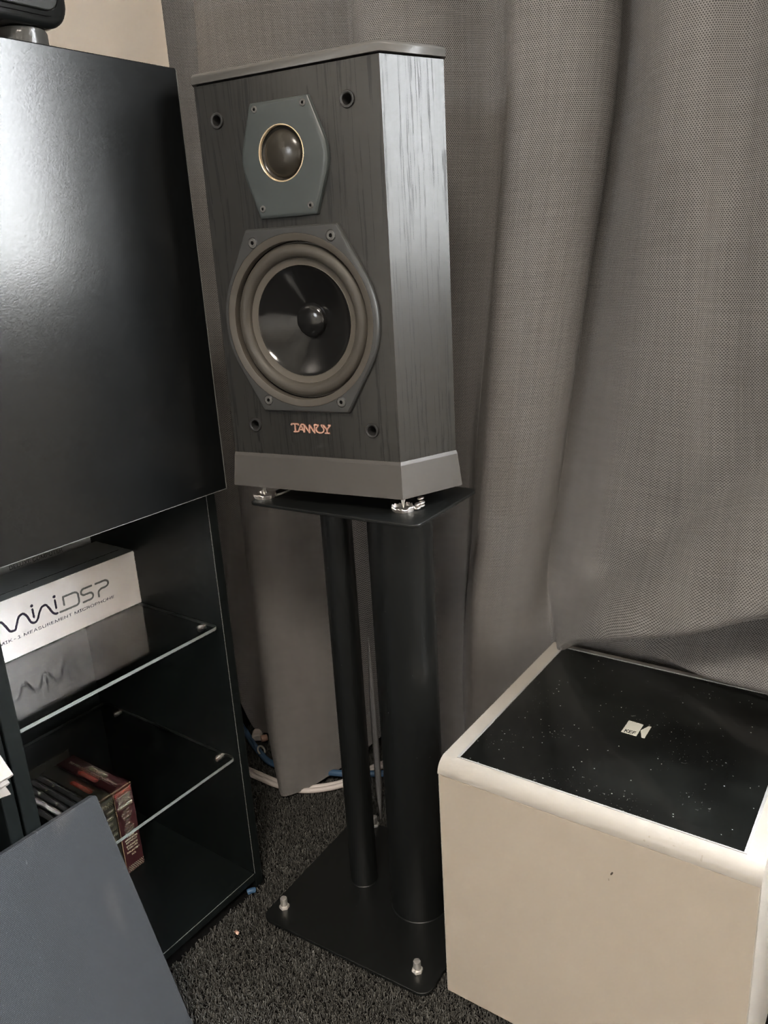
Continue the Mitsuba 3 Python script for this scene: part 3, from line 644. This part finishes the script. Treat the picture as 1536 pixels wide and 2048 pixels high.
surr = [(.0857, -.0050), (ro, -.0045)] + [((ro+ri)/2 + (ro-ri)/2*math.cos(t), -.0035 + .0072*math.sin(t)) for t in np.linspace(0, math.pi, 22)]
lathed_part('woofer__surround', surr, 'mat_rubber', WA, WZ)
lathed_part('woofer__cone_edge', [(ri, -.0035), (.0665, -.0042), (.0612, -.0052), (.0606, -.0047), (.0602, -.0052)], 'mat_rubber_flat', WA, WZ)
cone = [(.0603, -.0050)] + [(.0603 - (.0603-.0165)*t, -.0050 - .0205*(t**.82)) for t in np.linspace(.03, 1, 26)]
lathed_part('woofer__cone', cone, 'mat_cone', WA, WZ)
capr = .0182
rs = np.linspace(0, 1, 16)
lathed_part('woofer__dust_cap', [(.0192, -.0268), (.0188, -.0222), (capr, -.0212)] + [(capr*math.cos(t), -.0212 + .0062*math.sin(t)) for t in np.linspace(0.02, math.pi/2, 16)], 'mat_cone', WA, WZ, ang=30)
for a, z in ((-.0495, .0860), (.0500, .0880), (-.0490, -.0870), (.0480, -.0870)):
    sp('woofer__screw', front(screw(.0052), WA+a, WZ+z, .0066), 'mat_screw', 40)
    sp('woofer__screw_socket', front(hexhole(.0052), WA+a, WZ+z, .0066), 'mat_black_void')
    lathed_part('woofer__screw_well', [(.0062, .0067), (.0054, .0069), (.0052, .0067)], 'mat_socket', WA+a, WZ+z, n=24)
# tweeter
to = sg.Point(0, 0).buffer(.0530, quad_segs=40).union(sg.MultiPoint([(-.0360, -.0572), (.0352, -.0570), (-.0368, .0568), (.0345, .0568)])).convex_hull
to = to.buffer(-.0015, join_style=1).buffer(.0015, join_style=1, quad_segs=5)
ch = []
for i_, z_ in ((0, 0), (0, .0030), (.0006, .0046), (.0022, .0056), (.0042, .0060)):
    q = to.buffer(-i_, join_style=1) if i_ else to
    xy = np.array(q.exterior.coords)[:-1]; ch.append(np.c_[xy, np.full(len(xy), z_)])
tp = trimesh.convex.convex_hull(np.vstack(ch))
dx, dz = -.1165-TA, .3668-TZ
tm = m3.Manifold(m3.Mesh(np.asarray(tp.vertices, np.float32), np.asarray(tp.faces, np.uint32))) - m3.Manifold.cylinder(.02, .0268, .0268, 80).translate([dx, dz, -.002])
mm = tm.to_mesh(); tp = trimesh.Trimesh(mm.vert_properties[:, :3], mm.tri_verts)
sp('tweeter', front(tp, TA, TZ), 'mat_tweeter_plate', 25)
lathed_part('tweeter__gold_ring', [(.0279, .0058), (.0278, .0064), (.0272, .0066), (.0266, .0062), (.0264, .0030)], 'mat_gold', -.1165, .3668, n=80)
lathed_part('tweeter__dome', [(.0266, .0010), (.0255, .0000), (.0240, -.0004)] + [(.0236*math.cos(t), -.0002 + .0096*math.sin(t)) for t in np.linspace(0.02, math.pi/2, 20)], 'mat_dome', -.1165, .3668, n=80)
for a, z in ((-.0300, .0500), (.0290, .0495), (-.0310, -.0470), (.0290, -.0475)):
    sp('tweeter__screw', front(screw(.0036), TA+a, TZ+z, .0060), 'mat_screw', 40)
    sp('tweeter__screw_socket', front(hexhole(.0036), TA+a, TZ+z, .0060), 'mat_black_void')
for a, z in SOCK:
    lathed_part('grille_socket', [(.0066, -.018), (.0066, .0), (.0082, .0), (.0083, .0014), (.0078, .0022), (.0066, .0024), (.0054, .0018), (.0050, .0004), (.0048, -.016), (0, -.016)], 'mat_socket', a, z, n=32)
# badge: slab letters joined along the top and bottom
h_ = .0092
def badge_shape(w):
    L = [[(0, h_), (.0094, h_)], [(0, h_), (0, h_-.0017)], [(.0094, h_), (.0094, h_-.0017)], [(.0048, h_), (.0048, 0)], [(.0024, 0), (.0078, 0)]]
    L += [[(.0085, 0), (.0136, h_*.98), (.0168, h_*.98)], [(.0126, h_*.95), (.0170, -.0003)], [(.0100, h_*.30), (.0152, h_*.30)]]
    L += [[(.0170, -.0003), (.0176, h_*.92), (.0240, -.0003), (.0246, h_*.92), (.0312, -.0003), (.0316, h_), (.0344, h_)]]
    L += [arc(.0386, h_*.42, .0052, h_*.43, 125, 415, 22)]
    L += [[(.0352, h_*.97), (.0372, h_*.97)], [(.0356, h_*.78), (.0364, h_*.97)], [(.0402, h_*.97), (.0424, h_*.97)], [(.0416, h_*.78), (.0408, h_*.97)]]
    L += [[(.0434, h_), (.0480, h_*.45), (.0480, 0)], [(.0526, h_), (.0478, h_*.45)], [(.0498, h_), (.0530, h_)], [(.0450, 0), (.0512, 0)]]
    return stroke(L, w, 'flat', 'round')
SX = .0527/.053
bs = affinity.scale(badge_shape(.00138), SX, 1, origin=(0, 0)); be = affinity.scale(badge_shape(.0020), SX, 1, origin=(0, 0))
sp('badge', front(extr(be, .0006), -.1383, .0701), 'mat_copper_edge')
sp('badge__lettering', front(extr(bs, .0016), -.1383, .0701), 'mat_copper')
lab('loudspeaker', 'black ash loudspeaker with woofer and dome tweeter on the twin pole stand', 'loudspeaker')
lab('loudspeaker__badge__lettering', 'copper coloured badge letters')
lab('loudspeaker__tweeter__gold_ring', 'thin gold ring round the dome')
lab('loudspeaker__plinth', 'grey plinth')

# ---------------------------------------------------------------- speaker stand
PA = math.radians(-86.5455)
pu = np.array([math.cos(PA), math.sin(PA), 0]); pv3 = np.array([-math.sin(PA), math.cos(PA), 0])
def plate(part, ox, oy, z, w, d, t, r):
    m = bevel_plate(rrect(w, d, r), t, .0012, 3, True)
    m.apply_transform(frame(np.array([ox, oy, z-t]) - pu*w/2 + pv3*d/2, pu, pv3, EZ))
    S('speaker_stand__'+part, m, 'mat_stand', 35)
ZP, ZB = .6214, .015
plate('top_plate', .6813, .4613, ZP, .2395, .1519, .004, .011)
plate('base_plate', .6357, .4490, ZB, .2701, .2446, .005, .016)
for (x, y, r) in ((.7589, .6389, .0201), (.7634, .5425, .0400)):
    m = lathe([(r*.2, 0), (r, 0), (r, ZP-.004-ZB)], 72); m.apply_translation([x, y, ZB]); m.fix_normals()
    S('speaker_stand__pole', m, 'mat_stand', 40)
    m = lathe([(r+.0012, 0), (r+.0010, .0007), (r, .0012)], 72); m.apply_translation([x, y, ZB]); m.fix_normals()
    S('speaker_stand__weld', m, 'mat_stand', True)
for (x, y) in ((.6508, .7020), (.6625, .4810), (.861, .694), (.868, .478)):
    nut = extr(sg.Polygon([(.0074*math.cos(a), .0074*math.sin(a)) for a in np.arange(6)*math.pi/3+.3]), .0042)
    nut = trimesh.convex.convex_hull(np.vstack([np.c_[[(.0074*s_*math.cos(a), .0074*s_*math.sin(a)) for a in np.arange(6)*math.pi/3+.3], np.full(6, z)] for s_, z in ((1, 0), (1, .0034), (.9, .0044))]))
    nut.apply_translation([x, y, ZB]); S('speaker_stand__nut', nut, 'mat_dull_steel')
    b_ = lathe([(.0050, .004), (.0050, .0150), (.0044, .0163), (.0026, .0170), (0, .0172)], 28); b_.apply_translation([x, y, ZB]); b_.fix_normals()
    S('speaker_stand__bolt', b_, 'mat_chrome', 40)
    s_ = lathe([(0, -.0148), (.0041, -.006), (.0041, -.005)], 20); s_.apply_translation([x, y, ZB]); s_.fix_normals()
    S('speaker_stand__spike', s_, 'mat_dull_steel', 40)
lab('speaker_stand', 'black steel speaker stand with a thick and a thin round pole', 'speaker stand')

# loudspeaker spikes and the crumpled foil cups below them
SPK = [(.6905, .6935), (.7210, .5055), (.835, .705), (.862, .535)]
for i, (x, y) in enumerate(SPK):
    hgt = SO[2]-ZP-.003
    m = lathe([(0, 0), (.0005, .0005), (.0034, hgt*.85), (.0036, hgt)], 20); m.apply_translation([x, y, ZP+.003]); m.fix_normals()
    S('loudspeaker__spike', m, 'mat_chrome', 40)
    if i > 1: continue
    n = 40; a = np.arange(n)*2*np.pi/n
    jag = np.random.default_rng(31+i).uniform(0, 1, (3, n))
    rings = [(np.full(n, .0004), np.full(n, .0012)), (np.full(n, .0085), .0010+.0004*jag[0]), (.0104+.0012*jag[1], .0016+.0012*jag[0]), (.0122+.0020*jag[2], .0036+.0030*jag[1]), (.0126+.0022*jag[2], .0030+.0030*jag[1]), (.0116+.0010*jag[2], .0002+0*a)]
    v = np.vstack([np.c_[r_*np.cos(a), r_*np.sin(a), z_] for r_, z_ in rings]); f = []
    for k in range(len(rings)-1):
        for j in range(n):
            j2 = (j+1) % n; f += [[k*n+j, k*n+j2, (k+1)*n+j2], [k*n+j, (k+1)*n+j2, (k+1)*n+j]]
    m = trimesh.Trimesh(v, f, process=False); m.apply_translation([x, y, ZP])
    key = 'foil_cup' + ('' if i == 0 else '_001')
    S(key+'__cup', m, 'mat_foil')
    tr = np.random.default_rng(5+i)
    if i == 0:
        tail = tube(spline([[x+.008, y-.010, ZP+.002], [x+.016, y-.017, ZP+.004], [x+.026, y-.020, ZP+.006], [x+.036, y-.021, ZP+.013]], 14), np.linspace(.0016, .0006, 14), 6)
    else:
        tail = cat([trimesh.creation.icosphere(1, .0036).apply_transform(np.diag([1.5, 1.0, .55, 1])).apply_translation([x+.012+dx_, y-.010+dy_, ZP+dz_]) for dx_, dy_, dz_ in ((-.002, -.003, .002), (.004, -.004, .003), (.009, -.001, .005), (.012, .002, .009), (.004, .001, .004))])
    S(key+'__torn_scrap', tail, 'mat_foil')
    lab(key, ('crumpled foil cup under the left front spike of the loudspeaker', 'crumpled foil cup under the right front spike of the loudspeaker')[i], 'foil cup', 'foil cups under the loudspeaker spikes')

# ---------------------------------------------------------------- subwoofer
UA = math.radians(-88.908)
uu = np.array([math.cos(UA), math.sin(UA), 0]); ub = np.array([-math.sin(UA), math.cos(UA), 0])
UM = frame([.6608, .4355, 0], uu, ub, EZ)
UW, UD, UZ, UB, UR, UF = .3428, .3428, .3492, .0112, .0171, .0169
def sub(part, m, mat, smooth=False): return S('subwoofer__'+part, placed(m, UM), mat, smooth)
prof = [(0.0018, UB), (0.0018, UZ-UR-.0006), (0, UZ-UR)] + [(UR-UR*math.cos(t), UZ-UR+UR*math.sin(t)) for t in np.linspace(0.08, math.pi/2, 14)]
prof += [(UD-.012+.012*math.sin(t), UZ-.012+.012*math.cos(t)) for t in np.linspace(0, math.pi/2, 10)] + [(UD, UB)]
pp = sg.Polygon(prof)
shell = extr(pp, UW)
shell.apply_transform(frame([0, 0, 0], EY, EZ, EX))
ms = m3.Manifold(m3.Mesh(np.asarray(shell.vertices, np.float32), np.asarray(shell.faces, np.uint32)))
ms = ms - m3.Manifold.cube([UW-2*UF, UD-UF-UR, .01]).translate([UF, UR, UZ-.0022])
mm = ms.to_mesh(); shell = trimesh.Trimesh(mm.vert_properties[:, :3], mm.tri_verts)
sub('shell', shell, 'mat_sub_white', 25)
sub('front_panel', box(.0012, UW-.0012, .0006, .0018, UB+.0006, UZ-UR-.0012, .0005), 'mat_sub_front')
ga0, ga1, gb0, gb1 = UF, UW-UF, UR, UD-UF
ring = sg.box(ga0, gb0, ga1, gb1).difference(sg.box(ga0+.0022, gb0+.0016, ga1-.0030, gb1-.0022))
sub('trim_ring', extr(ring, .0030).apply_translation([0, 0, UZ-.0022]), 'mat_sub_trim')
sub('glass_top', box(ga0+.0022, ga1-.0030, gb0+.0016, gb1-.0022, UZ-.0022, UZ-.0004, .0003), 'mat_sub_glass')
inv = np.linalg.inv(UM)
def to_sub(x, y): q = inv @ np.array([x, y, 0, 1]); return q[0], q[1]
sq = sg.Polygon([to_sub(*p) for p in ((.8489, .2797), (.8483, .2618), (.8204, .2612), (.8206, .2794))])
cn = sg.Polygon([to_sub(*p) for p in ((.8350, .2611), (.8479, .2558), (.8488, .2525), (.8211, .2517), (.8206, .2550))])
sub('glass_top__emblem', extr(unary_union([sq.buffer(0), cn.buffer(0)]), .00012).apply_translation([0, 0, UZ-.0004]), 'mat_logo_silver')
tx = meshkit.text_mesh('KEF', .0062, .0001, True); w_ = tx.bounds[1, 0]-tx.bounds[0, 0]; tx.apply_scale([.0128/w_, 1, 1])
a_, b_ = to_sub(.8228, .2772); tx.apply_translation([a_, b_, UZ-.00028])
sub('glass_top__emblem__lettering', tx, 'mat_print_dark')
for a, b in ((.045, .045), (UW-.045, .045), (.045, UD-.045), (UW-.045, UD-.045)):
    m = lathe([(0, UB), (.016, UB), (.016, .002), (.014, .0005), (0, .0005)], 28); m.apply_translation([a, b, 0]); m.fix_normals()
    sub('foot', m, 'mat_socket', 40)
lab('subwoofer', 'white cube subwoofer with a black glass top in front of the curtain', 'subwoofer')
lab('subwoofer__glass_top', 'dusty black glass top'); lab('subwoofer__glass_top__emblem', 'silver emblem')

# ---------------------------------------------------------------- cables on the carpet behind the stand
bc = spline([[.985, 1.150, .020], [.955, 1.085, .012], [.918, 1.012, .013], [.898, .952, .016], [.905, .895, .024], [.925, .835, .024], [.955, .778, .024], [.985, .735, .020], [1.00, .66, .012]], 80)
S('blue_cable', tube(bc, .0058, 14), 'mat_blue_cable', 40); lab('blue_cable', 'thick blue cable running over the carpet under the curtain hem', 'cable')
wc = spline([[.840, 1.075, .010], [.862, .990, .011], [.862, .930, .011], [.872, .870, .011], [.905, .825, .011], [.945, .800, .011], [.985, .790, .012], [1.02, .770, .012]], 70)
tw_ = [tube(wc + np.array([o_, o_*.4, .0]), .0048, 12) for o_ in (-.0044, .0044)]
S('white_cable__lead', tw_[0], 'mat_white_cable', 40); S('white_cable__lead', tw_[1], 'mat_white_cable', 40)
lab('white_cable', 'flat white twin lead cable lying on the carpet under the curtain hem', 'cable')
pg = box(-.012, .012, -.010, .010, 0, .016, .003); pg.apply_transform(trimesh.transformations.rotation_matrix(.6, [0, 0, 1])); pg.apply_translation([.952, 1.045, .009])
S('cable_plug__shell', pg, 'mat_white_cable')
cp = lathe([(0, 0), (.0062, 0), (.0068, .004), (.0062, .012), (0, .013)], 20); cp.apply_transform(frame([.944, 1.028, .018], EZ, [.5, .85, 0], [.85, -.5, 0])); cp.fix_normals()
S('cable_plug__contact', cp, 'mat_copper', 40)
lab('cable_plug', 'white plug with a copper coloured end lying behind the blue cable', 'plug')
rg = trimesh.creation.torus(.0085, .0019, 24, 10); rg.apply_transform(trimesh.transformations.rotation_matrix(.9, [1, .3, 0])); rg.apply_translation([.915, 1.000, .019])
S('cable_ring', rg, 'mat_dull_steel', True); lab('cable_ring', 'small metal ring lying beside the blue cable', 'ring')
bt = tube(spline([[.6485, .7745, .0075], [.6525, .7715, .0085], [.6575, .7685, .0075]], 10), .0042, 10)
S('blue_scrap', bt, 'mat_blue_cable', 40); lab('blue_scrap', 'small blue scrap at the foot of the cabinet corner', 'scrap')
chip = trimesh.convex.convex_hull(np.array([[0, 0, 0], [.004, .001, .001], [.0045, .007, .002], [.001, .009, .001], [.002, .004, .0035], [-.001, .003, .001]]))
chip.apply_translation([.583, .729, .0075]); S('orange_chip', chip, 'mat_copper'); lab('orange_chip', 'tiny orange chip lying on the carpet near the cabinet', 'scrap')
fk = []
for i in range(7):
    c_ = trimesh.creation.icosphere(0, rng.uniform(.0006, .0015)); c_.apply_translation([.627+.0105*i/7+rng.uniform(-.002, .002), .668-.018*i/7, .0082]); fk.append(c_)
S('foil_flecks', cat(fk), 'mat_foil'); lab('foil_flecks', 'silvery flecks on the carpet along the base plate edge', 'flecks', kind='stuff')

# ---------------------------------------------------------------- device on the cabinet top
DX = .0
dev = rrect(.42, .16, .026, 12)
DM = lambda y: frame([.6165-.21, y, 1.1480+.08], EX, EZ, -EY)
S('table_speaker__body', placed(bevel_plate(dev, .16, .007, 5), DM(.995)), 'mat_gloss_black', 35)
inn = rrect(.42-.028, .16-.030, .016, 10)
S('table_speaker__front_cloth', placed(bevel_plate(inn, .0040, .0015, 3), DM(.8352)), 'mat_vinyl', 35)
rim = rrect(.42-.018, .16-.020, .021, 10).difference(rrect(.42-.026, .16-.028, .017, 10))
S('table_speaker__bezel', placed(extr(rim, .0022), DM(.8350)), 'mat_gloss_black', 30)
lab('table_speaker', 'glossy black rounded speaker standing on a round puck on top of the cabinet', 'speaker')
pk = lathe([(0, 0), (.019, 0), (.026, .012), (.0262, .0136), (.0262, .030), (.0250, .0320), (0, .0320)], 48)
pk.apply_translation([.575, .865, 1.1045]); pk.fix_normals()
S('isolation_puck__body', lathe([(0, 0), (.019, 0), (.0258, .0165)], 48).apply_translation([.575, .865, 1.1045]), 'mat_puck_dark', 30)
S('isolation_puck__band', lathe([(.0258, .0165), (.0262, .018), (.0262, .0400), (.0250, .0425), (0, .0430)], 48).apply_translation([.575, .865, 1.1045]), 'mat_puck', 30)
lab('isolation_puck', 'scuffed dark grey round puck on the cabinet top under the glossy speaker', 'puck')
